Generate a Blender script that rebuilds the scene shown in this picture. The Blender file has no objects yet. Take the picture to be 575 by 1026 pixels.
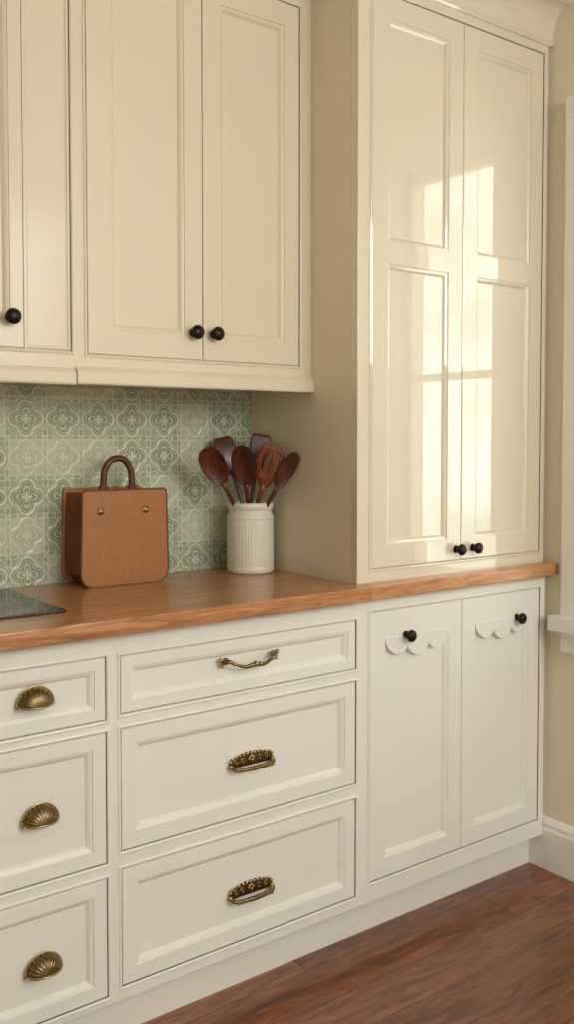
import bpy, bmesh, math, random
from mathutils import Vector, Matrix
random.seed(4)
scene = bpy.context.scene
scene.view_settings.view_transform = 'Standard'
COL = scene.collection

# ------------------------------------------------------------------ node helpers
def lin(r, g, b):
    f = lambda c: (c/255/12.92) if c/255 <= .04045 else ((c/255+.055)/1.055)**2.4
    return (f(r), f(g), f(b), 1)

class NT:
    def __init__(s, name):
        s.m = bpy.data.materials.new(name); s.m.use_nodes = True
        s.t = s.m.node_tree; s.b = s.t.nodes['Principled BSDF']
    def n(s, typ, **kw):
        nd = s.t.nodes.new(typ)
        for k, v in kw.items(): setattr(nd, k, v)
        return nd
    def set(s, sock, v):
        if isinstance(v, bpy.types.NodeSocket): s.t.links.new(v, sock)
        else: sock.default_value = v
    def math(s, op, a, b=0.0, c=0.0):
        nd = s.n('ShaderNodeMath', operation=op)
        s.set(nd.inputs[0], a); s.set(nd.inputs[1], b); s.set(nd.inputs[2], c)
        return nd.outputs[0]
    def mix(s, f, a, b):
        nd = s.n('ShaderNodeMix', data_type='RGBA')
        s.set(nd.inputs[0], f); s.set(nd.inputs[6], a); s.set(nd.inputs[7], b)
        return nd.outputs[2]
    def coords(s, scale=(1, 1, 1), rot=(0, 0, 0)):
        tc = s.n('ShaderNodeTexCoord'); mp = s.n('ShaderNodeMapping')
        mp.inputs['Scale'].default_value = scale; mp.inputs['Rotation'].default_value = rot
        s.t.links.new(tc.outputs['Object'], mp.inputs[0]); return mp.outputs[0]
    def noise(s, vec, scale, detail=4, rough=.5, dist=0):
        nd = s.n('ShaderNodeTexNoise'); s.set(nd.inputs['Vector'], vec)
        nd.inputs['Scale'].default_value = scale; nd.inputs['Detail'].default_value = detail
        nd.inputs['Roughness'].default_value = rough; nd.inputs['Distortion'].default_value = dist
        return nd.outputs['Fac']
    def ramp(s, f, stops):
        nd = s.n('ShaderNodeValToRGB'); cr = nd.color_ramp
        while len(cr.elements) < len(stops): cr.elements.new(.5)
        for e, (p, c) in zip(cr.elements, stops): e.position = p; e.color = c
        s.set(nd.inputs[0], f); return nd.outputs[0]
    def bump(s, h, strength=.1, dist=.01):
        nd = s.n('ShaderNodeBump'); nd.inputs['Strength'].default_value = strength
        nd.inputs['Distance'].default_value = dist
        s.set(nd.inputs['Height'], h); s.t.links.new(nd.outputs[0], s.b.inputs['Normal'])
    def sep(s, v):
        nd = s.n('ShaderNodeSeparateXYZ'); s.set(nd.inputs[0], v); return nd.outputs
    def P(s, **kw):
        for k, v in kw.items(): s.set(s.b.inputs[k.replace('_', ' ')], v)
        return s.m

def paint(name, col, rough=.4, coat=0.0, coat_r=.05, var=.04, bump=.04, ior=1.5):
    m = NT(name); v = m.coords()
    n1 = m.noise(v, 3.0, 3); c2 = tuple(c*(1-var*2) for c in col[:3])+(1,)
    m.set(m.b.inputs['Base Color'], m.mix(n1, col, c2))
    if bump: m.bump(m.noise(v, 60, 3), bump, .002)
    return m.P(Roughness=rough, Coat_Weight=coat, Coat_Roughness=coat_r, Coat_IOR=ior)

M_UP = paint('cream_paint_upper', lin(228, 217, 191), .5, .3, .12)
M_TALL = paint('cream_gloss_paint', lin(226, 216, 191), .7, 1.0, .015, bump=0, ior=2.0)
M_LOW = paint('cream_paint_lower_lit', lin(237, 235, 226), .45, .2, .15)  # paler than the upper paint: brighter window light put into the colour
M_WALL = paint('wall_paint_beige', lin(234, 224, 200), .8)
M_CEIL = paint('ceiling_paint_white', lin(242, 240, 236), .8)
M_TRIM = paint('trim_paint_white', lin(244, 242, 236), .4)
M_DARK = paint('cabinet_interior', lin(190, 176, 146), .8)

def wood(name, cols, scale=(1, 14, 14), rough=.35, nscale=4, coat=.2, bump=.08):
    m = NT(name); v = m.coords(scale)
    n = m.noise(v, nscale, 8, .62, 1.2)
    v2 = m.coords(tuple(x*3 for x in scale))
    f = m.noise(v2, nscale*2.4, 4, .7)
    mixf = m.math('MULTIPLY_ADD', f, .35, m.math('MULTIPLY', n, .65))
    c = m.ramp(mixf, [(.32, cols[0]), (.48, cols[1]), (.62, cols[2])])
    m.set(m.b.inputs['Base Color'], c); m.bump(mixf, bump, .003)
    return m.P(Roughness=rough, Coat_Weight=coat, Coat_Roughness=.15)
M_COUNTER = wood('oiled_wood_counter', [lin(124, 78, 44), lin(176, 120, 74), lin(206, 154, 106)], (1.2, 14, 14), coat=.4)
M_COUNTER2 = wood('oiled_wood_counter_b', [lin(136, 88, 50), lin(186, 130, 82), lin(212, 160, 112)], (1.2, 12, 12), coat=.4)
M_SPOON = wood('dark_wood_utensil', [lin(46, 18, 12), lin(78, 34, 22), lin(108, 52, 34)], (10, 10, 2), .35, 5)
M_SPOON2 = wood('reddish_wood_utensil', [lin(82, 38, 24), lin(120, 62, 38), lin(148, 86, 56)], (10, 10, 2), .35, 5)

def floor_mat():
    m = NT('wood_plank_floor'); v = m.coords()
    s = m.sep(v)
    PW = .127
    row = m.math('FLOOR', m.math('DIVIDE', s[1], PW))
    fy = m.math('FRACT', m.math('DIVIDE', s[1], PW))
    off = m.math('MULTIPLY', m.math('FRACT', m.math('MULTIPLY', m.math('SINE', m.math('MULTIPLY', row, 12.99)), 437.5)), 1.4)
    xs = m.math('DIVIDE', m.math('ADD', s[0], off), 1.4)
    cell = m.math('FLOOR', xs); fx = m.math('FRACT', xs)
    rnd = m.math('FRACT', m.math('MULTIPLY', m.math('SINE', m.math('ADD', m.math('MULTIPLY', row, 7.3), m.math('MULTIPLY', cell, 31.7))), 913.3))
    cmb = m.n('ShaderNodeCombineXYZ')
    m.set(cmb.inputs[0], m.math('MULTIPLY', s[0], 1.5)); m.set(cmb.inputs[1], m.math('MULTIPLY', s[1], 12)); m.set(cmb.inputs[2], m.math('MULTIPLY', rnd, 9))
    n = m.noise(cmb.outputs[0], 3, 8, .64, 1.5)
    c = m.ramp(n, [(.34, lin(92, 50, 30)), (.5, lin(136, 80, 50)), (.66, lin(168, 108, 72))])
    tint = m.mix(rnd, lin(196, 182, 176), (1, 1, 1, 1))
    mul = m.n('ShaderNodeMix', data_type='RGBA', blend_type='MULTIPLY'); mul.inputs[0].default_value = 1
    m.set(mul.inputs[6], c); m.set(mul.inputs[7], tint)
    gy = m.math('LESS_THAN', m.math('MINIMUM', fy, m.math('SUBTRACT', 1, fy)), .010)
    gx = m.math('LESS_THAN', m.math('MINIMUM', fx, m.math('SUBTRACT', 1, fx)), .0012)
    g = m.math('MAXIMUM', gy, gx)
    m.set(m.b.inputs['Base Color'], m.mix(g, mul.outputs[2], lin(56, 30, 20)))
    m.bump(m.math('SUBTRACT', m.math('MULTIPLY', n, .2), g), .25, .003)
    return m.P(Roughness=.32, Coat_Weight=.4, Coat_Roughness=.16)
M_FLOOR = floor_mat()

def tile_mat():
    m = NT('green_patterned_tile'); s = m.sep(m.coords())
    S = .098
    a = m.math('DIVIDE', m.math('ADD', s[0], .05), S); b = m.math('DIVIDE', m.math('SUBTRACT', s[2], .88), S)
    ia, ib = m.math('FLOOR', a), m.math('FLOOR', b)
    fa, fb = m.math('FRACT', a), m.math('FRACT', b)
    px = m.math('ABSOLUTE', m.math('MULTIPLY_ADD', fa, 2, -1)); pz = m.math('ABSOLUTE', m.math('MULTIPLY_ADD', fb, 2, -1))
    def ln(x, z): return m.math('SQRT', m.math('ADD', m.math('MULTIPLY', x, x), m.math('MULTIPLY', z, z)))
    def soft(val, e0, e1, lo, hi):
        nd = m.n('ShaderNodeMapRange'); m.set(nd.inputs[0], val)
        nd.inputs[1].default_value = e0; nd.inputs[2].default_value = e1; nd.inputs[3].default_value = lo; nd.inputs[4].default_value = hi
        return nd.outputs[0]
    def band(val, w): return soft(m.math('ABSOLUTE', val), w*.6, w*1.3, 1, 0)
    r = ln(px, pz)
    diam = m.math('ADD', px, pz)
    corner = ln(m.math('SUBTRACT', px, 1), m.math('SUBTRACT', pz, 1))
    ang = m.math('ARCTAN2', pz, px)
    wav = m.math('MULTIPLY_ADD', m.math('COSINE', m.math('MULTIPLY', m.math('SUBTRACT', px, pz), 6.283)), .08, diam)
    k1 = band(m.math('SUBTRACT', wav, 1.0), .10)
    k2 = band(m.math('SUBTRACT', wav, .76), .03)
    k2b = band(m.math('SUBTRACT', wav, 1.24), .03)
    leaf = m.math('SUBTRACT', r, m.math('MULTIPLY_ADD', m.math('ABSOLUTE', m.math('COSINE', m.math('MULTIPLY', ang, 2))), .42, .10))
    k3 = band(leaf, .055)
    leafin = m.math('SUBTRACT', r, m.math('MULTIPLY_ADD', m.math('ABSOLUTE', m.math('COSINE', m.math('MULTIPLY', ang, 2))), .26, .02))
    k4 = soft(leafin, -.02, .03, 1, 0)
    angc = m.math('ARCTAN2', m.math('SUBTRACT', 1, pz), m.math('SUBTRACT', 1, px))
    leafc = m.math('SUBTRACT', corner, m.math('MULTIPLY_ADD', m.math('ABSOLUTE', m.math('COSINE', m.math('MULTIPLY', angc, 2))), .44, .08))
    k5 = band(leafc, .055)
    leafd = m.math('SUBTRACT', corner, m.math('MULTIPLY_ADD', m.math('ABSOLUTE', m.math('SINE', m.math('MULTIPLY', angc, 2))), .22, .02))
    k6 = soft(leafd, -.02, .03, 1, 0)
    k = k1
    for q2 in (k2, k2b, k3, k4, k5, k6): k = m.math('MAXIMUM', k, q2)
    v = m.coords()
    nz = m.noise(v, 50, 4, .7); nb = m.noise(v, 5, 3)
    rnd = m.math('FRACT', m.math('MULTIPLY', m.math('SINE', m.math('ADD', m.math('MULTIPLY', ia, 12.7), m.math('MULTIPLY', ib, 78.2))), 4375.5))
    pale = m.math('MULTIPLY', m.math('GREATER_THAN', rnd, .68), .5)
    green = m.mix(nb, lin(116, 140, 112), lin(148, 166, 136))
    green = m.mix(pale, green, lin(216, 220, 200))
    cream = m.mix(nb, lin(206, 210, 184), lin(224, 224, 204))
    inside = soft(wav, .98, 1.02, 0, .30)
    green = m.mix(inside, green, lin(200, 206, 182))
    c = m.mix(m.math('MULTIPLY', k, soft(nz, .3, .6, .6, 1)), green, cream)
    gr = m.math('LESS_THAN', m.math('SUBTRACT', 1, m.math('MAXIMUM', px, pz)), .022)
    c = m.mix(m.math('MULTIPLY', gr, .45), c, lin(150, 158, 138))
    m.set(m.b.inputs['Base Color'], c)
    m.bump(m.math('SUBTRACT', m.math('MULTIPLY', k, .6), gr), .5, .002)
    return m.P(Roughness=.18, Coat_Weight=.5, Coat_Roughness=.08)
M_TILE = tile_mat()

def simple(name, c1, c2, rough, metal=0, scale=30, bump=.1, **kw):
    m = NT(name); v = m.coords(); n = m.noise(v, scale, 5, .6)
    m.set(m.b.inputs['Base Color'], m.mix(n, c1, c2)); m.bump(n, bump, .002)
    return m.P(Roughness=rough, Metallic=metal, **kw)
M_BLACK = simple('black_iron', lin(22, 19, 17), lin(38, 33, 30), .32, .6)
M_BRASS = simple('antique_brass', lin(146, 126, 86), lin(200, 178, 132), .27, 1, 60, .25)
M_BRASSD = simple('aged_brass_dark', lin(92, 78, 52), lin(146, 126, 88), .32, 1, 60, .3)
M_LEATHER = simple('tan_leather', lin(154, 102, 56), lin(176, 122, 72), .42, 0, 90, .3)
M_LEATHERD = simple('dark_brown_leather', lin(80, 40, 22), lin(106, 58, 34), .42, 0, 90, .3)
M_LEATHERM = simple('brown_leather_gusset', lin(104, 58, 30), lin(126, 76, 42), .45, 0, 90, .3)
M_CROCK = simple('glazed_stoneware', lin(216, 210, 194), lin(230, 226, 212), .35, 0, 25, .1, Coat_Weight=.3)
M_GLASSK = simple('black_cooktop_glass', lin(16, 17, 18), lin(20, 22, 23), .06, 0, 3, 0.0)
M_ZONE = simple('cooktop_zone_print', lin(70, 72, 74), lin(80, 82, 84), .2)

# ------------------------------------------------------------------ geometry helpers
def obj_from(name, bm, mat, parent=None, smooth=False):
    bmesh.ops.recalc_face_normals(bm, faces=bm.faces[:])
    me = bpy.data.meshes.new(name); bm.to_mesh(me); bm.free()
    o = bpy.data.objects.new(name, me); COL.objects.link(o)
    if mat: me.materials.append(mat)
    if smooth:
        for p in me.polygons: p.use_smooth = True
    if parent: o.parent = parent
    return o
def empty(name, loc=(0, 0, 0)):
    o = bpy.data.objects.new(name, None); COL.objects.link(o); o.location = (0, 0, 0); return o
def box(name, x0, x1, y0, y1, z0, z1, mat, parent=None, bev=0.0):
    bm = bmesh.new(); bmesh.ops.create_cube(bm, size=1)
    for v in bm.verts:
        v.co = Vector(((x0+x1)/2+v.co.x*(x1-x0), (y0+y1)/2+v.co.y*(y1-y0), (z0+z1)/2+v.co.z*(z1-z0)))
    o = obj_from(name, bm, mat, parent)
    if bev:
        md = o.modifiers.new('bev', 'BEVEL'); md.width = bev; md.segments = 3
        for p in o.data.polygons: p.use_smooth = True
        o.modifiers.new('wn', 'WEIGHTED_NORMAL')
    return o
def rings_mesh(name, x0, x1, z0, z1, y, rings, st, joint, mat, parent, fill=True):
    bm = bmesh.new(); prev = None
    for a, b, d in rings:
        ins = [a*st[i] + (0 if (joint[i] and a == 0) else b) for i in range(4)]
        X0, X1, Z0, Z1 = x0+ins[0], x1-ins[1], z0+ins[2], z1-ins[3]
        cur = [bm.verts.new((X, y+d, Z)) for X, Z in ((X0, Z0), (X1, Z0), (X1, Z1), (X0, Z1))]
        if prev:
            for i in range(4): bm.faces.new((prev[i], prev[(i+1) % 4], cur[(i+1) % 4], cur[i]))
        prev = cur
    if fill: bm.faces.new(prev)
    return obj_from(name, bm, mat, parent)
def panel(name, x0, x1, z0, z1, y, st, mat, parent, joint=(0, 0, 0, 0), depth=.011, thick=.018, mold=.014):
    rings = [(0, 0, thick), (0, 0, .002), (0, .0008, .0006), (0, .002, 0), (1, 0, 0), (1, .001, .0026), (1, .004, .0032),
             (1, mold*.6, .0052), (1, mold*.9, depth*.85), (1, mold, depth)]
    return rings_mesh(name, x0, x1, z0, z1, y, rings, st, joint, mat, parent)
def bead(name, x0, x1, z0, z1, y, mat, parent, w=.008, h=.003):
    rings = [(0, -w, .001), (0, -w*.8, -h*.7), (0, -w*.5, -h), (0, -w*.2, -h*.7), (0, 0, 0), (0, 0, .0035), (0, .008, .0035)]
    return rings_mesh(name, x0, x1, z0, z1, y, rings, (0,)*4, (0,)*4, mat, parent, fill=False)
def face_frame(name, x0, x1, z0, z1, y, d, ops, mat, parent):
    xs = sorted({x0, x1, *[o[0] for o in ops], *[o[1] for o in ops]}); zs = sorted({z0, z1, *[o[2] for o in ops], *[o[3] for o in ops]})
    bm = bmesh.new(); V = {}
    def v(x, yy, z):
        k = (round(x, 5), round(yy, 5), round(z, 5))
        if k not in V: V[k] = bm.verts.new(k)
        return V[k]
    for i in range(len(xs)-1):
        for j in range(len(zs)-1):
            cx, cz = (xs[i]+xs[i+1])/2, (zs[j]+zs[j+1])/2
            if any(o[0] < cx < o[1] and o[2] < cz < o[3] for o in ops): continue
            bm.faces.new([v(xs[i], y, zs[j]), v(xs[i+1], y, zs[j]), v(xs[i+1], y, zs[j+1]), v(xs[i], y, zs[j+1])])
    for (a, b, c, e) in list(ops)+[(x0, x1, z0, z1)]:
        pts = [(a, c), (b, c), (b, e), (a, e)]
        for k in range(4):
            p, q = pts[k], pts[(k+1) % 4]
            vs = [bm.verts.new((p[0], y, p[1])), bm.verts.new((q[0], y, q[1])), bm.verts.new((q[0], y+d, q[1])), bm.verts.new((p[0], y+d, p[1]))]
            bm.faces.new(vs)
    return obj_from(name, bm, mat, parent)
def lathe(name, prof, segs, mat, parent=None, ripple=None):
    bm = bmesh.new(); rows = []
    for (r, h) in prof:
        if r < 1e-6: rows.append([bm.verts.new((0, 0, h))]); continue
        rows.append([bm.verts.new((r*math.cos(2*math.pi*k/segs)*(ripple(k, h) if ripple else 1), r*math.sin(2*math.pi*k/segs)*(ripple(k, h) if ripple else 1), h)) for k in range(segs)])
    for A, B in zip(rows, rows[1:]):
        for k in range(segs):
            k2 = (k+1) % segs
            if len(A) == 1 and len(B) == 1: break
            if len(A) == 1: bm.faces.new((A[0], B[k], B[k2]))
            elif len(B) == 1: bm.faces.new((A[k], A[k2], B[0]))
            else: bm.faces.new((A[k], A[k2], B[k2], B[k]))
    return obj_from(name, bm, mat, parent, True)
def tube(name, pts, radii, mat, parent=None, segs=12, flat=1.0):
    pts = [Vector(p) for p in pts]
    P, R = [], []
    n = len(pts)
    for i in range(n-1):
        p0, p1, p2, p3 = pts[max(i-1, 0)], pts[i], pts[i+1], pts[min(i+2, n-1)]
        for k in range(6):
            t = k/6
            P.append(.5*((2*p1)+(-p0+p2)*t+(2*p0-5*p1+4*p2-p3)*t*t+(-p0+3*p1-3*p2+p3)*t**3)); R.append(radii[i]*(1-t)+radii[i+1]*t)
    P.append(pts[-1]); R.append(radii[-1])
    bm = bmesh.new(); rows = []; up = Vector((0.13, -1, .21)).normalized()
    for i, p in enumerate(P):
        t = (P[min(i+1, len(P)-1)]-P[max(i-1, 0)]).normalized()
        s = t.cross(up).normalized(); u = s.cross(t).normalized()
        rows.append([bm.verts.new(p+(s*math.cos(a)+u*math.sin(a)*flat)*R[i]) for a in [2*math.pi*k/segs for k in range(segs)]])
    for A, B in zip(rows, rows[1:]):
        for k in range(segs): bm.faces.new((A[k], A[(k+1) % segs], B[(k+1) % segs], B[k]))
    bm.faces.new(rows[0]); bm.faces.new(rows[-1])
    return obj_from(name, bm, mat, parent, True)
def prism(name, poly, y0, y1, mat, parent=None, bev=0):
    bm = bmesh.new()
    a = [bm.verts.new((x, y0, z)) for x, z in poly]; b = [bm.verts.new((x, y1, z)) for x, z in poly]
    n = len(poly)
    bm.faces.new(a); bm.faces.new(b[::-1])
    for k in range(n): bm.faces.new((a[k], b[k], b[(k+1) % n], a[(k+1) % n]))
    o = obj_from(name, bm, mat, parent)
    if bev:
        md = o.modifiers.new('bev', 'BEVEL'); md.width = bev; md.segments = 2; md.limit_method = 'ANGLE'
    return o
def extrude_x(name, prof, x0, x1, mat, parent=None):
    bm = bmesh.new(); n = len(prof)
    a = [bm.verts.new((x0, y, z)) for y, z in prof]; b = [bm.verts.new((x1, y, z)) for y, z in prof]
    bm.faces.new(a); bm.faces.new(b[::-1])
    for k in range(n): bm.faces.new((a[k], b[k], b[(k+1) % n], a[(k+1) % n]))
    return obj_from(name, bm, mat, parent)
def ball(bm, c, r, sc=(1, 1, 1), u=12, v=8):
    res = bmesh.ops.create_uvsphere(bm, u_segments=u, v_segments=v, radius=r)
    for x in res['verts']: x.co = Vector((x.co.x*sc[0]+c[0], x.co.y*sc[1]+c[1], x.co.z*sc[2]+c[2]))

def knob(x, y, z, parent, r=.0165):
    prof = [(0, 0), (.011, 0), (.011, .002), (.006, .004), (.0055, .013), (.009, .015), (r*.86, .017), (r, .0215), (r*.93, .026), (r*.65, .030), (r*.3, .0318), (0, .0322)]
    o = lathe('cabinet_knob', prof, 28, M_BLACK, parent)
    o.rotation_euler = (math.pi/2, 0, 0); o.location = (x, y, z); return o

def cup_pull(x, y, z, parent, a=.036, h=.034, d=.024):
    bm = bmesh.new(); NU, NV = 96, 14; rows = []
    for i in range(NU+1):
        t = math.pi*i/NU; row = []
        for j in range(NV+1):
            s = (math.pi/2)*j/NV
            rib = 1+.06*math.cos(t*22)*math.sin(s)
            rr = math.sin(s)
            X = a*math.cos(t)*rr*(1 if j == NV else rib); Z = h*math.sin(t)*rr*(1 if j == NV else rib); Y = -d*math.cos(s)**.8
            row.append(bm.verts.new((x+X, y-.002+Y, z-h*.45+Z)))
        rows.append(row)
    for i in range(NU):
        for j in range(NV): bm.faces.new((rows[i][j], rows[i+1][j], rows[i+1][j+1], rows[i][j+1]))
    bmesh.ops.remove_doubles(bm, verts=bm.verts[:], dist=1e-5)
    o = obj_from('cup_pull_shell', bm, M_BRASSD, parent, True)
    md = o.modifiers.new('s', 'SOLIDIFY'); md.thickness = .002
    poly = [(x+(a+.005)*math.cos(math.pi*k/24), z-h*.45+(h+.005)*math.sin(math.pi*k/24)) for k in range(25)]
    poly += [(x-a-.005, z-h*.45-.004), (x+a+.005, z-h*.45-.004)]
    prism('cup_pull_flange', poly, y-.0025, y, M_BRASS, parent, .0008)
    lip = []
    for k in range(13):
        t = math.pi*k/12; lip.append((x-a*math.cos(t), y-.003-d*math.sin(t), z-h*.45))
    tube('cup_pull_lip', lip, [.0024]*13, M_BRASS, parent, 8)

def bail_pull(x, y, z, parent, w=.066):
    pts = [(x-w-.012, y-.006, z+.004), (x-w, y-.016, z+.007), (x-w*.75, y-.024, z), (x-w*.4, y-.028, z-.008), (x-w*.12, y-.029, z-.006), (x, y-.030, z-.004),
           (x+w*.12, y-.029, z-.006), (x+w*.4, y-.028, z-.008), (x+w*.75, y-.024, z), (x+w, y-.016, z+.007), (x+w+.012, y-.006, z+.004)]
    tube('bail_pull_bar', pts, [.003, .0055, .0034, .004, .0052, .0062, .0052, .004, .0034, .0055, .003], M_BRASSD, parent, 12)
    bm = bmesh.new()
    for sx in (-1, 1):
        ball(bm, (x+sx*w, y-.006, z+.006), .008, (1.1, .9, 1.1)); ball(bm, (x+sx*(w+.014), y-.005, z+.010), .0055); ball(bm, (x+sx*(w+.010), y-.005, z-.004), .005)
        ball(bm, (x+sx*w*.82, y-.023, z+.001), .0052); ball(bm, (x+sx*w*.2, y-.029, z-.006), .0064, (.5, 1, 1))
    ball(bm, (x, y-.030, z-.004), .0078, (.7, 1, 1))
    obj_from('bail_pull_rosettes', bm, M_BRASS, parent, True)

def ornate_pull(x, y, z, parent, w=.060):
    top = []
    N = 60
    for k in range(N+1):
        t = -1+2*k/N
        hh = .011+.009*(1-t*t)+.0022*math.cos(t*9*math.pi)
        top.append((x+w*t, z+hh*(1-.45*abs(t)**4)))
    poly = [(x-w*.96, z-.012), (x+w*.96, z-.012)] + top[::-1]
    prism('ornate_pull_backplate', poly, y-.003, y, M_BRASSD, parent, .0006)
    bm = bmesh.new()
    for k in range(11):
        t = -0.88+1.76*k/10
        ball(bm, (x+w*t, y-.004, z+.010+.007*(1-t*t)), .0036, (1.1, .7, 1))
    for sx in (-1, 1):
        ball(bm, (x+sx*w*.99, y-.006, z-.006), .0066, (1, 1, 1)); ball(bm, (x+sx*w*.90, y-.014, z-.009), .0052, (1.2, 1, 1))
        ball(bm, (x+sx*w*.98, y-.005, z+.006), .0045)
    obj_from('ornate_pull_beading', bm, M_BRASS, parent, True)
    def scroll(cx, cz, s, r0):
        return [(cx+s*r*math.cos(a), y-.0045, cz+r*math.sin(a)) for r, a in [(r0*(1-i/14), i*.75) for i in range(11)]]
    for i, t in enumerate((-.72, -.40, .40, .72)):
        tube('ornate_pull_scroll_%d' % i, scroll(x+w*t, z+.003, -1 if t < 0 else 1, .0075), [.0012]*11, M_BRASS, parent, 6)
    bm = bmesh.new()
    for k in range(5):
        a = math.radians(20+35*k); ball(bm, (x+.007*math.cos(a), y-.005, z+.002+.008*math.sin(a)), .0038, (1, .7, 1))
    ball(bm, (x, y-.007, z+.002), .004)
    obj_from('ornate_pull_shell', bm, M_BRASS, parent, True)
    pts = [(x-w*.97, y-.004, z-.006), (x-w*.92, y-.018, z-.010), (x-w*.6, y-.023, z-.012), (x-w*.3, y-.024, z-.013), (x, y-.025, z-.013), (x+w*.3, y-.024, z-.013), (x+w*.6, y-.023, z-.012), (x+w*.92, y-.018, z-.010), (x+w*.97, y-.004, z-.006)]
    tube('ornate_pull_grip', pts, [.004, .0046, .0042, .0048, .0056, .0048, .0042, .0046, .004], M_BRASSD, parent, 12)
    bm = bmesh.new()
    for k in range(17):
        t = -.8+1.6*k/16; ball(bm, (x+w*t, y-.0237, z-.0127), .0058, (.28, 1, 1))
    obj_from('ornate_pull_grip_rings', bm, M_BRASS, parent, True)

# ------------------------------------------------------------------ dimensions
D = 1.79; DT = 1.80; DU = 1.986; WB = 2.282; WR = 2.32; SX = 1.5625; CEIL = 2.56; WL = -1.5; YF = -2.6; FZ = -.036
box('floor', WL-.1, WR+.15, YF, WB+.12, FZ-.05, FZ, M_FLOOR)
box('ceiling', WL-.1, WR+.15, YF, WB+.12, CEIL, CEIL+.05, M_CEIL)
wback = box('wall_back', WL-.1, WR+.15, WB, WB+.12, FZ, CEIL, M_WALL)
box('wall_left', WL-.1, WL, YF, WB, FZ, CEIL, M_WALL)
wy0, wy1, wz0, wz1 = 1.18, 1.62, .78, 2.20
bm = bmesh.new()
for (a, b, c, e) in ((YF, wy0, FZ, CEIL), (wy1, WB, FZ, CEIL), (wy0, wy1, FZ, wz0), (wy0, wy1, wz1, CEIL)):
    r = bmesh.ops.create_cube(bm, size=1)
    for v in r['verts']: v.co = Vector((WR+.06+v.co.x*.12, (a+b)/2+v.co.y*(b-a), (c+e)/2+v.co.z*(e-c)))
obj_from('wall_right', bm, M_WALL)
win = empty('window_1')
cw = .112
box('casing_far', WR-.02, WR, wy1, wy1+cw, wz0-.04, wz1+.02, M_TRIM, win, .003)
box('casing_near', WR-.02, WR, wy0-cw, wy0, wz0-.04, wz1+.02, M_TRIM, win, .003)
box('casing_head', WR-.022, WR, wy0-cw, wy1+cw, wz1+.0, wz1+.06, M_TRIM, win, .003)
box('sill', WR-.055, WR+.1, wy0-cw-.02, wy1+cw+.02, wz0-.075, wz0-.03, M_TRIM, win, .004)
box('apron', WR-.018, WR, wy0-cw, wy1+cw, wz0-.14, wz0-.075, M_TRIM, win, .003)
for n, a, b, c, e in (('jamb_a', wy0, wy0+.03, wz0-.03, wz1), ('jamb_b', wy1-.03, wy1, wz0-.03, wz1), ('sash_bottom', wy0, wy1, wz0-.03, wz0+.05), ('sash_top', wy0, wy1, wz1-.04, wz1),
                      ('muntin', wy0, wy1, 1.47, 1.495), ):
    box(n, WR+.03, WR+.07, a, b, c, e, M_TRIM, win, .002)
gm = NT('window_glass'); gl = gm.n('ShaderNodeBsdfGlossy'); gl.inputs['Roughness'].default_value = .02
tr = gm.n('ShaderNodeBsdfTransparent'); mx = gm.n('ShaderNodeMixShader'); mx.inputs[0].default_value = .06
gm.t.links.new(tr.outputs[0], mx.inputs[1]); gm.t.links.new(gl.outputs[0], mx.inputs[2])
gm.t.links.new(mx.outputs[0], gm.t.nodes['Material Output'].inputs[0])
box('glass', WR+.048, WR+.052, wy0+.03, wy1-.03, wz0, wz1-.03, gm.m, win)
extr = [(0, 0), (-.018, 0), (-.018, .12), (-.014, .128), (-.014, .138), (-.006, .152), (0, .155)]
bm = bmesh.new()
A = [bm.verts.new((WR+x, 1.838, z+FZ)) for x, z in extr]; B = [bm.verts.new((WR+x, YF, z+FZ)) for x, z in extr]
bm.faces.new(A); bm.faces.new(B)
for k in range(len(extr)): bm.faces.new((A[k], B[k], B[(k+1) % len(extr)], A[(k+1) % len(extr)]))
obj_from('baseboard_right', bm, M_TRIM)
box('backsplash_tile', WL, SX-.0005, WB-.008, WB, .90, 1.4045, M_TILE, wback)

# ------------------------------------------------------------------ base cabinet
base = empty('base_cabinet')
XR = 2.302
stacks = [(-.12, .50), (.535, .861)]
zl = [(.680, .815), (.373, .655), (.085, .342)]
zw = [(.687, .812), (.390, .656), (.096, .352)]
ops = []
for (a, b) in stacks:
    for z0, z1 in zl: ops.append((a, b, z0, z1))
for z0, z1 in zw: ops.append((.893, 1.554, z0, z1))
DZ = (.118, .826)
ops.append((1.600, 2.280, *DZ))
face_frame('face_frame', -1.2, XR, .068, .862, D, .02, ops, M_LOW, base)
for i, o in enumerate(ops): bead('opening_bead_%d' % i, *o, D, M_LOW, base)
box('carcass', -1.2, XR, D+.021, WB-.001, .068, .862, M_DARK, base)
box('end_filler', XR, WR-.0005, D+.012, D+.03, .068, .862, M_LOW, base)
box('toe_kick', -1.2, WR-.019, D+.048, D+.06, FZ, .068, M_LOW, base)
g = .0017
for i, o in enumerate(ops[:-1]):
    s = .030 if i < 6 else .034
    if i in (0, 3, 6): s = .024
    panel('drawer_front_%d' % i, o[0]+g, o[1]-g, o[2]+g, o[3]-g, D+.0005, (s,)*4, M_LOW, base)
dzs = (.006, -.002, -.010)
for (a, b), m_ in zip(stacks, ('a', 'b')):
    for (z0, z1), dz, dx in zip(zl, dzs, (.010, .018, .022)): cup_pull((a+b)/2+dx if m_ == 'b' else (a+b)/2, D+.0055, (z0+z1)/2+dz, base)
bail_pull(1.224, D+.004, .757, base)
ornate_pull(1.234, D+.0112, .517, base)
ornate_pull(1.232, D+.0112, .208, base)
mid = 1.944
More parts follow.
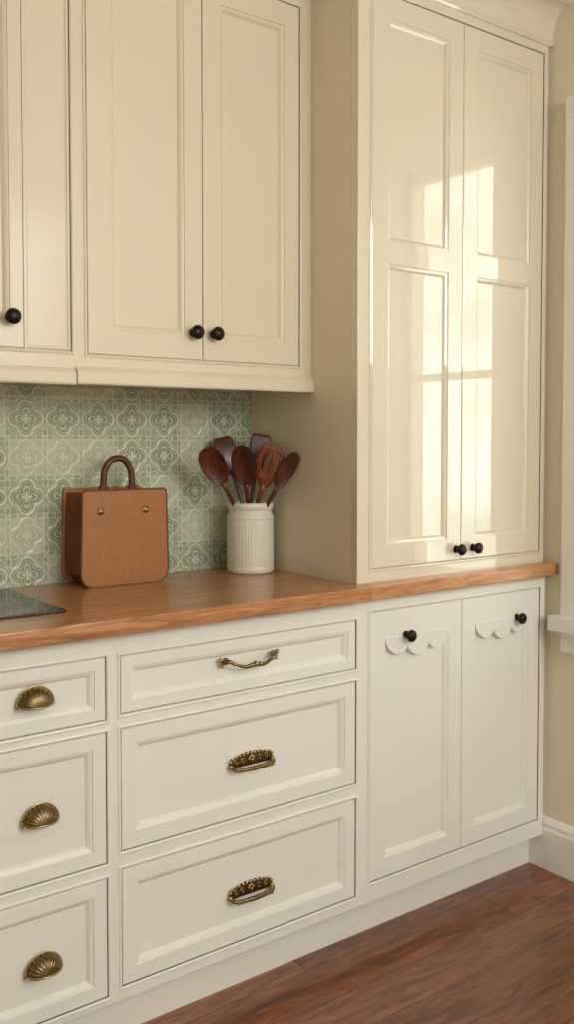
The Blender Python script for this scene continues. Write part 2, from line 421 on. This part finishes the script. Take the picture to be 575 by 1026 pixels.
for i, (a, b) in enumerate(((1.600+g, mid-.001), (mid+.001, 2.280-g))):
    st = (.052, .052, .05, .075)
    panel('door_%d' % i, a, b, DZ[0]+g, DZ[1]-g, D+.0005, st, M_LOW, base)
    X0, X1 = a+.052, b-.052; zt = DZ[1]-.075+.002; W = X1-X0
    n = 96; low = []
    for k in range(n+1):
        t = k/n
        lobes = (abs(math.sin(t*math.pi*3))**.55)*.026
        env = .010+.022*math.sin(t*math.pi)
        low.append((X0+W*t, zt-env-lobes))
    poly = [(X0, zt)]+low+[(X1, zt)]
    prism('scalloped_valance_%d' % i, poly, D-.0025, D+.011, M_LOW, base, .0015)
knob(1.728, D, .753, base); knob(2.174, D, .748, base)

# ------------------------------------------------------------------ countertop
ct = empty('countertop')
box('slab_long', -1.2, 1.573, D-.042, WB-.0085, .864, .900, M_COUNTER, ct, .004)
box('slab_under_tall', 1.5745, WR-.001, D-.036, WB-.0005, .8645, .9000, M_COUNTER2, ct, .004)
ck = empty('induction_cooktop')
box('glass_top', .22, .815, 1.885, 2.23, .900, .906, M_GLASSK, ck, .002)
for cx, cy, r in ((.38, 1.98, .08), (.38, 2.13, .06), (.66, 1.98, .065), (.66, 2.12, .08)):
    bm = bmesh.new(); N = 48
    a = [bm.verts.new((cx+r*math.cos(2*math.pi*k/N), cy+r*math.sin(2*math.pi*k/N), .9063)) for k in range(N)]
    b = [bm.verts.new((cx+(r-.0015)*math.cos(2*math.pi*k/N), cy+(r-.0015)*math.sin(2*math.pi*k/N), .9063)) for k in range(N)]
    for k in range(N): bm.faces.new((a[k], a[(k+1) % N], b[(k+1) % N], b[k]))
    obj_from('zone_ring', bm, M_ZONE, ck)

def crown(name, x0, x1, y, z0, z1, proj, mat, parent):
    h = z1-z0; prof = [(y+.01, z0), (y-.006, z0), (y-.010, z0+.006), (y-.006, z0+.014)]
    for k in range(9):
        t = k/8; a = t*math.pi/2
        prof.append((y-.006-(proj-.016)*(1-math.cos(a)), z0+.018+(h-.045)*math.sin(a)))
    prof += [(y-proj, z1-.022), (y-proj-.004, z1-.012), (y-proj, z1-.0005), (y+.01, z1-.0005)]
    return extrude_x(name, prof, x0, x1, mat, parent)

# ------------------------------------------------------------------ upper cabinet
up = empty('upper_wall_cabinet')
ZB, ZD, ZT = 1.394, 1.462, 2.40
uo = [(.20, .768, ZD+.004, ZT), (.774, .877, ZD+.004, ZT), (.915, 1.523, ZD, ZT)]
face_frame('face_frame', -1.2, SX-.0005, 1.41, 2.44, DU, .02, uo, M_UP, up)
bead('opening_bead_pair', *uo[2], DU, M_UP, up)
bead('opening_bead_left', .20, .877, ZD+.004, ZT, DU, M_UP, up)
box('carcass', -1.2, SX-.0005, DU+.021, WB-.009, 1.41, 2.44, M_UP, up)
box('underside', -1.2, SX-.0005, DU+.004, WB-.009, 1.405, 1.4102, M_UP, up)
g = .0016
panel('door_left', .20+g, .768-.0005, ZD+.006, ZT-g, DU+.0005, (.056, .030, .056, .056), M_UP, up)
panel('pullout_panel', .774-.004, .877-g, ZD+.006, ZT-g, DU+.0005, (.004, .006, .004, .05), M_UP, up, depth=.003, mold=.004)
mu = 1.222
panel('door_a', .915+g, mu-.001, ZD+g, ZT-g, DU+.0005, (.058, .050, .058, .058), M_UP, up)
panel('door_b', mu+.001, 1.523-g, ZD+g, ZT-g, DU+.0005, (.050, .050, .058, .058), M_UP, up)
lr = [(DU+.02, ZB), (DU-.012, ZB), (DU-.014, ZB+.004), (DU-.014, ZB+.026), (DU-.009, ZB+.034), (DU-.004, ZB+.036), (DU+.001, ZB+.042), (DU+.02, ZB+.042)]
extrude_x('light_rail_b', lr, .885, SX-.0005, M_UP, up)
extrude_x('light_rail_a', [(y+.003, z-.002) for y, z in lr], -1.2, .883, M_UP, up)
crown('crown', -1.2, SX-.0005, DU, 2.43, CEIL, .06, M_UP, up)
box('crown_backer', -1.2, SX-.0005, DU+.01, WB-.001, 2.4402, CEIL-.0005, M_UP, up)
knob(.736, DU, 1.532, up, .0175); knob(1.194, DU, 1.529, up, .0175); knob(1.252, DU, 1.529, up, .0175)
for zz in (1.52, 2.3):
    o = lathe('hinge_knuckle', [(0, 0), (.003, 0), (.003, .035), (0, .035)], 12, M_UP, up); o.location = (1.5235, DU-.002, zz)

# ------------------------------------------------------------------ tall cabinet
tc = empty('tall_pantry_cabinet')
TZ = (.934, 2.405)
face_frame('face_frame', SX, XR+.004, .9002, 2.46, DT, .02, [(1.612, 2.288, *TZ)], M_TALL, tc)
bead('opening_bead', 1.612, 2.288, *TZ, DT, M_TALL, tc)
box('side_panel', SX, SX+.018, DT+.0202, WB-.0005, .9002, 2.46, M_UP, tc)
box('carcass', SX+.0185, XR, DT+.021, WB-.001, .9002, 2.46, M_UP, tc)
box('end_filler', XR+.004, WR-.0005, DT+.012, DT+.03, .9002, 2.46, M_UP, tc)
box('edge_stile_bead', SX-.0012, SX+.006, DT-.004, DT+.004, .9004, 2.46, M_TALL, tc, .0015)
mt = 1.9476; ZR0, ZR1 = 1.722, 1.782; zm = (ZR0+ZR1)/2
for i, (a, b) in enumerate(((1.612+g, mt-.001), (mt+.001, 2.288-g))):
    panel('door_%d_lower' % i, a, b, TZ[0]+g, zm, DT+.0005, (.056, .054, .058, zm-ZR0), M_TALL, tc, joint=(0, 0, 0, 1))
    panel('door_%d_upper' % i, a, b, zm, TZ[1]-g, DT+.0005, (.056, .054, ZR1-zm, .058), M_TALL, tc, joint=(0, 0, 1, 0))
knob(1.928, DT, .965, tc, .016); knob(1.995, DT, .965, tc, .016)
crown('crown', SX-.06, WR-.0005, DT, 2.43, CEIL, .07, M_TALL, tc)
box('crown_backer', SX-.0, WR-.001, DT+.01, WB-.001, 2.4602, CEIL-.0005, M_UP, tc)

# ------------------------------------------------------------------ handbag
bag = empty('leather_handbag')
bx0, bx1, yf, yb, bz, bt = .968, 1.214, 2.148, 2.272, .9003, 1.142
def rounded(x0, x1, z0, z1, rb, rt, n=8):
    pts = []
    for cx, cz, r, a0 in ((x1-rb, z0+rb, rb, -90), (x1-rt, z1-rt, rt, 0), (x0+rt, z1-rt, rt, 90), (x0+rb, z0+rb, rb, 180)):
        for k in range(n+1):
            a = math.radians(a0+90*k/n); pts.append((cx+r*math.cos(a), cz+r*math.sin(a)))
    return pts
front = rounded(bx0, bx1, bz, bt, .036, .010)
def flare(p): 
    x, z = p; c = (bx0+bx1)/2; return (c+(x-c)*(1-.05*(z-bz)/(bt-bz)), z)
prism('front_panel', [flare(p) for p in front], yf, yf+.010, M_LEATHER, bag, .003)
prism('back_panel', [flare(p) for p in rounded(bx0, bx1-.008, bz, bt+.002, .036, .010)], yb-.010, yb, M_LEATHER, bag, .003)
bm = bmesh.new(); n = 12; prof = []
for k in range(n+1):
    t = k/n; y = yf+.008+(yb-yf-.016)*t
    prof.append((y, .040*(1-abs(2*t-1))))
def gl_path(inset):
    pts = [(bx0+.005+inset, bt-.008), (bx0+.004+inset*.8, bz+.08), (bx0+.010+inset*.4, bz+.026), (bx0+.036, bz+.003), (bx1-.036, bz+.003), (bx1-.010-inset*.4, bz+.026), (bx1-.004-inset*.8, bz+.08), (bx1-.005-inset, bt-.008)]
    return [flare(p) for p in pts]
rows = [[bm.verts.new((x, y, z)) for x, z in gl_path(f)] for y, f in prof]
for A, B in zip(rows, rows[1:]):
    for k in range(len(A)-1): bm.faces.new((A[k], A[k+1], B[k+1], B[k]))
o = obj_from('gusset', bm, M_LEATHERM, bag); md = o.modifiers.new('s', 'SOLIDIFY'); md.thickness = .003; md.offset = 1
prism('center_divider', [flare(p) for p in rounded(bx0+.046, bx1-.046, bz+.01, bt-.010, .02, .004)], (yf+yb)/2-.004, (yf+yb)/2+.004, M_LEATHERM, bag, .001)
box('top_band', bx0+.046, bx1-.046, yf+.011, yb-.011, bt-.020, bt-.012, M_LEATHERM, bag, .002)
hx = 1.094; hy = yf+.050
hp = []
for k in range(13):
    a = math.pi*k/12
    hp.append((hx-.040*math.cos(a), hy, bt+.020+.058*math.sin(a)**.8))
tube('handle', [(hx-.043, hy, bt-.04)]+hp+[(hx+.043, hy, bt-.04)], [.0085]*15, M_LEATHERD, bag, 12)
for sx in (-1, 1):
    prism('handle_tab', rounded(hx+sx*.041-.012, hx+sx*.041+.012, bt-.045, bt+.010, .006, .006, 4), hy-.009, hy+.009, M_LEATHERD, bag, .002)
bm = bmesh.new()
for x in (1.022, 1.146): ball(bm, (x, yf-.001, bt-.052), .0095, (1, .5, 1), 16, 10)
obj_from('brass_studs', bm, M_BRASS, bag, True)
bm = bmesh.new()
for x in (1.022, 1.146): ball(bm, (x, yf-.006, bt-.052), .005, (1, .7, 1), 12, 8)
obj_from('stud_caps', bm, M_BRASS, bag, True)
def piping(nm, yy, pl):
    bm = bmesh.new(); cl = [Vector((x, yy, z)) for x, z in pl]; Ln = len(cl); rws = []
    for i in range(Ln):
        tdir = (cl[(i+1) % Ln]-cl[i-1]).normalized(); nrm = Vector((tdir.z, 0, -tdir.x))
        rws.append([bm.verts.new(cl[i]+(nrm*math.cos(a)+Vector((0, 1, 0))*math.sin(a))*.0026) for a in [math.pi*2*k/8 for k in range(8)]])
    for i in range(Ln):
        A, B = rws[i], rws[(i+1) % Ln]
        for k in range(8): bm.faces.new((A[k], A[(k+1) % 8], B[(k+1) % 8], B[k]))
    obj_from(nm, bm, M_LEATHERM, bag, True)
piping('edge_piping', yf+.001, [flare(p) for p in front])
# ------------------------------------------------------------------ utensil crock + utensils
CX, CY = 1.478, 2.155; CB = .9003
ck_ = empty('utensil_crock')
R = .066
prof = [(0, 0), (R*.93, 0), (R*.985, .004), (R, .010), (R, .016), (R*.975, .019)]
for k in range(0, 13): prof.append((R*.985, .022+.122*k/12))
prof += [(R*.97, .147), (R, .150), (R, .156), (R*.93, .164), (R*.90, .169), (R*.90, .174), (R*.96, .178), (R*.975, .186), (R*.965, .193), (R*.93, .195), (R*.88, .193), (R*.87, .18), (R*.9, .15), (R*.9, .02), (0, .015)]
o = lathe('crock_body', prof, 240, M_CROCK, ck_, ripple=lambda k, h: 1+(.0065*math.cos(k*math.pi*2/5) if .0215 < h < .1445 else 0)); o.location = (CX, CY, CB)

def spoon(name, base_p, head_p, hl, hw, mat, kind='spoon', roll=0.0):
    B_, H_ = Vector(base_p), Vector(head_p); ax = (H_-B_).normalized()
    view = Vector((-.55, -.83, 0)); view = (view-ax*view.dot(ax)).normalized()
    side = ax.cross(view).normalized()
    rot = Matrix.Rotation(roll, 3, ax); view = rot @ view; side = rot @ side
    bm = bmesh.new()
    segs = 12; rows = []; Lh = (H_-B_).length-hl*.85
    for i in range(15):
        t = i/14; p = B_+ax*Lh*t; r = .0066-.0010*math.sin(t*math.pi*.9)
        rows.append([bm.verts.new(p+(side*math.cos(a)+view*math.sin(a)*.8)*r) for a in [2*math.pi*k/segs for k in range(segs)]])
    for A, Bq in zip(rows, rows[1:]):
        for k in range(segs): bm.faces.new((A[k], A[(k+1) % segs], Bq[(k+1) % segs], Bq[k]))
    bm.faces.new(rows[0]); bm.faces.new(rows[-1])
    if kind == 'spoon':
        NU, NV = 16, 18
        def surf(off):
            g_ = []
            for i in range(NV+1):
                s = -1+2*i/NV
                wdt = hw*math.sqrt(max(0, 1-abs(s)**2.2))*(1+.16*s)
                row = []
                for j in range(NU+1):
                    q = -1+2*j/NU
                    dish = .014*(1-q*q)*(1-s*s)
                    row.append(H_+ax*hl*s+side*wdt*q-view*(dish-off*(.35+.65*(1-q*q)*(1-s*s))))
                g_.append([bm.verts.new(p) for p in row])
            return g_
        F, Bk = surf(.0022), surf(-.0045)
    else:
        NU, NV = 14, 14
        def surf(off):
            g_ = []
            for i in range(NV+1):
                s = -1+2*i/NV
                wdt = hw*(.30+.70*min(1, (s+1)*1.1)**.8)*(1 if s < .6 else math.sqrt(max(.0, 1-((s-.6)/.42)**2))*.4+.6)
                g_.append([bm.verts.new(H_+ax*hl*s+side*wdt*(-1+2*j/NU)+view*(off-.006*s*s)) for j in range(NU+1)])
            return g_
        F, Bk = surf(.002), surf(-.0025)
    for i in range(NV):
        for j in range(NU):
            if kind == 'slotted' and 4 <= i <= 11 and j in (3, 6, 7, 10) and not (j == 7):
                for (p, q) in (((i, j), (i+1, j)), ((i, j+1), (i+1, j+1))):
                    bm.faces.new((F[p[0]][p[1]], F[q[0]][q[1]], Bk[q[0]][q[1]], Bk[p[0]][p[1]]))
                if i == 4: bm.faces.new((F[i][j], F[i][j+1], Bk[i][j+1], Bk[i][j]))
                if i == 11: bm.faces.new((F[i+1][j], F[i+1][j+1], Bk[i+1][j+1], Bk[i+1][j]))
                continue
            bm.faces.new((F[i][j], F[i][j+1], F[i+1][j+1], F[i+1][j])); bm.faces.new((Bk[i][j], Bk[i+1][j], Bk[i+1][j+1], Bk[i][j+1]))
    for i in range(NV):
        for j in (0, NU): bm.faces.new((F[i][j], F[i+1][j], Bk[i+1][j], Bk[i][j]))
    for i in (0, NV):
        for j in range(NU): bm.faces.new((F[i][j], F[i][j+1], Bk[i][j+1], Bk[i][j]))
    return obj_from(name, bm, mat, None, True)
spoon('wooden_spoon', (1.527, 2.165, .925), (1.348, 2.135, 1.196), .062, .034, M_SPOON, 'spoon', -.1)
spoon('wooden_spatula', (1.490, 2.120, .925), (1.436, 2.205, 1.224), .055, .029, M_SPOON, 'flat', .3)
spoon('wooden_spoon', (1.508, 2.185, .925), (1.424, 2.105, 1.196), .062, .036, M_SPOON, 'spoon', -.4)
spoon('wooden_spatula', (1.455, 2.170, .925), (1.504, 2.150, 1.232), .052, .029, M_SPOON, 'flat', .1)
spoon('slotted_wooden_spatula', (1.470, 2.192, .925), (1.480, 2.072, 1.194), .062, .036, M_SPOON2, 'slotted', -.1)
spoon('wooden_spoon', (1.445, 2.185, .925), (1.520, 2.042, 1.184), .060, .027, M_SPOON, 'spoon', .6)

# ------------------------------------------------------------------ light
w = bpy.data.worlds.new('world'); scene.world = w; w.use_nodes = True
nt = w.node_tree; bg = nt.nodes['Background']
t = nt.nodes.new('ShaderNodeTexCoord'); sp = nt.nodes.new('ShaderNodeSeparateXYZ'); nt.links.new(t.outputs['Generated'], sp.inputs[0])
mr = nt.nodes.new('ShaderNodeMapRange'); nt.links.new(sp.outputs[0], mr.inputs[0])
mr.inputs[1].default_value = .35; mr.inputs[2].default_value = .75; mr.inputs[3].default_value = 1.3; mr.inputs[4].default_value = 4.2
nz = nt.nodes.new('ShaderNodeTexNoise'); nz.inputs['Scale'].default_value = 9; nz.inputs['Detail'].default_value = 6
nt.links.new(t.outputs['Generated'], nz.inputs['Vector'])
cr = nt.nodes.new('ShaderNodeValToRGB'); cr.color_ramp.elements[0].position = .42; cr.color_ramp.elements[0].color = (.54, .60, .50, 1)
cr.color_ramp.elements[1].position = .56; cr.color_ramp.elements[1].color = (1, .98, .95, 1)
nt.links.new(nz.outputs[0], cr.inputs[0]); nt.links.new(cr.outputs[0], bg.inputs[0]); nt.links.new(mr.outputs[0], bg.inputs[1])
def area(name, loc, target, size, sy, energy, col):
    l = bpy.data.lights.new(name, 'AREA'); l.shape = 'RECTANGLE'; l.size = size; l.size_y = sy; l.energy = energy; l.color = col
    o = bpy.data.objects.new(name, l); COL.objects.link(o); o.location = loc
    o.rotation_euler = (Vector(target)-Vector(loc)).to_track_quat('-Z', 'Y').to_euler(); return o
area('added_key_light', (1.6, -1.5, 2.3), (1.3, 2.0, .9), 1.5, 1.2, 60, (1, .975, .94))  # added unseen key lamp, behind the camera to the right

# ------------------------------------------------------------------ camera
f = 940.0
cam = bpy.data.cameras.new('camera'); co = bpy.data.objects.new('camera', cam); COL.objects.link(co)
cam.sensor_fit = 'VERTICAL'; cam.sensor_height = 36; cam.lens = 36*f/1026
pitch = math.radians(2.2)
co.location = (0, 0, 1.27); co.rotation_euler = (math.pi/2-pitch, 0, -math.radians(36.7))
cam.shift_y = -(73-f*math.tan(pitch))/1026
cam.clip_start = .01
scene.camera = co
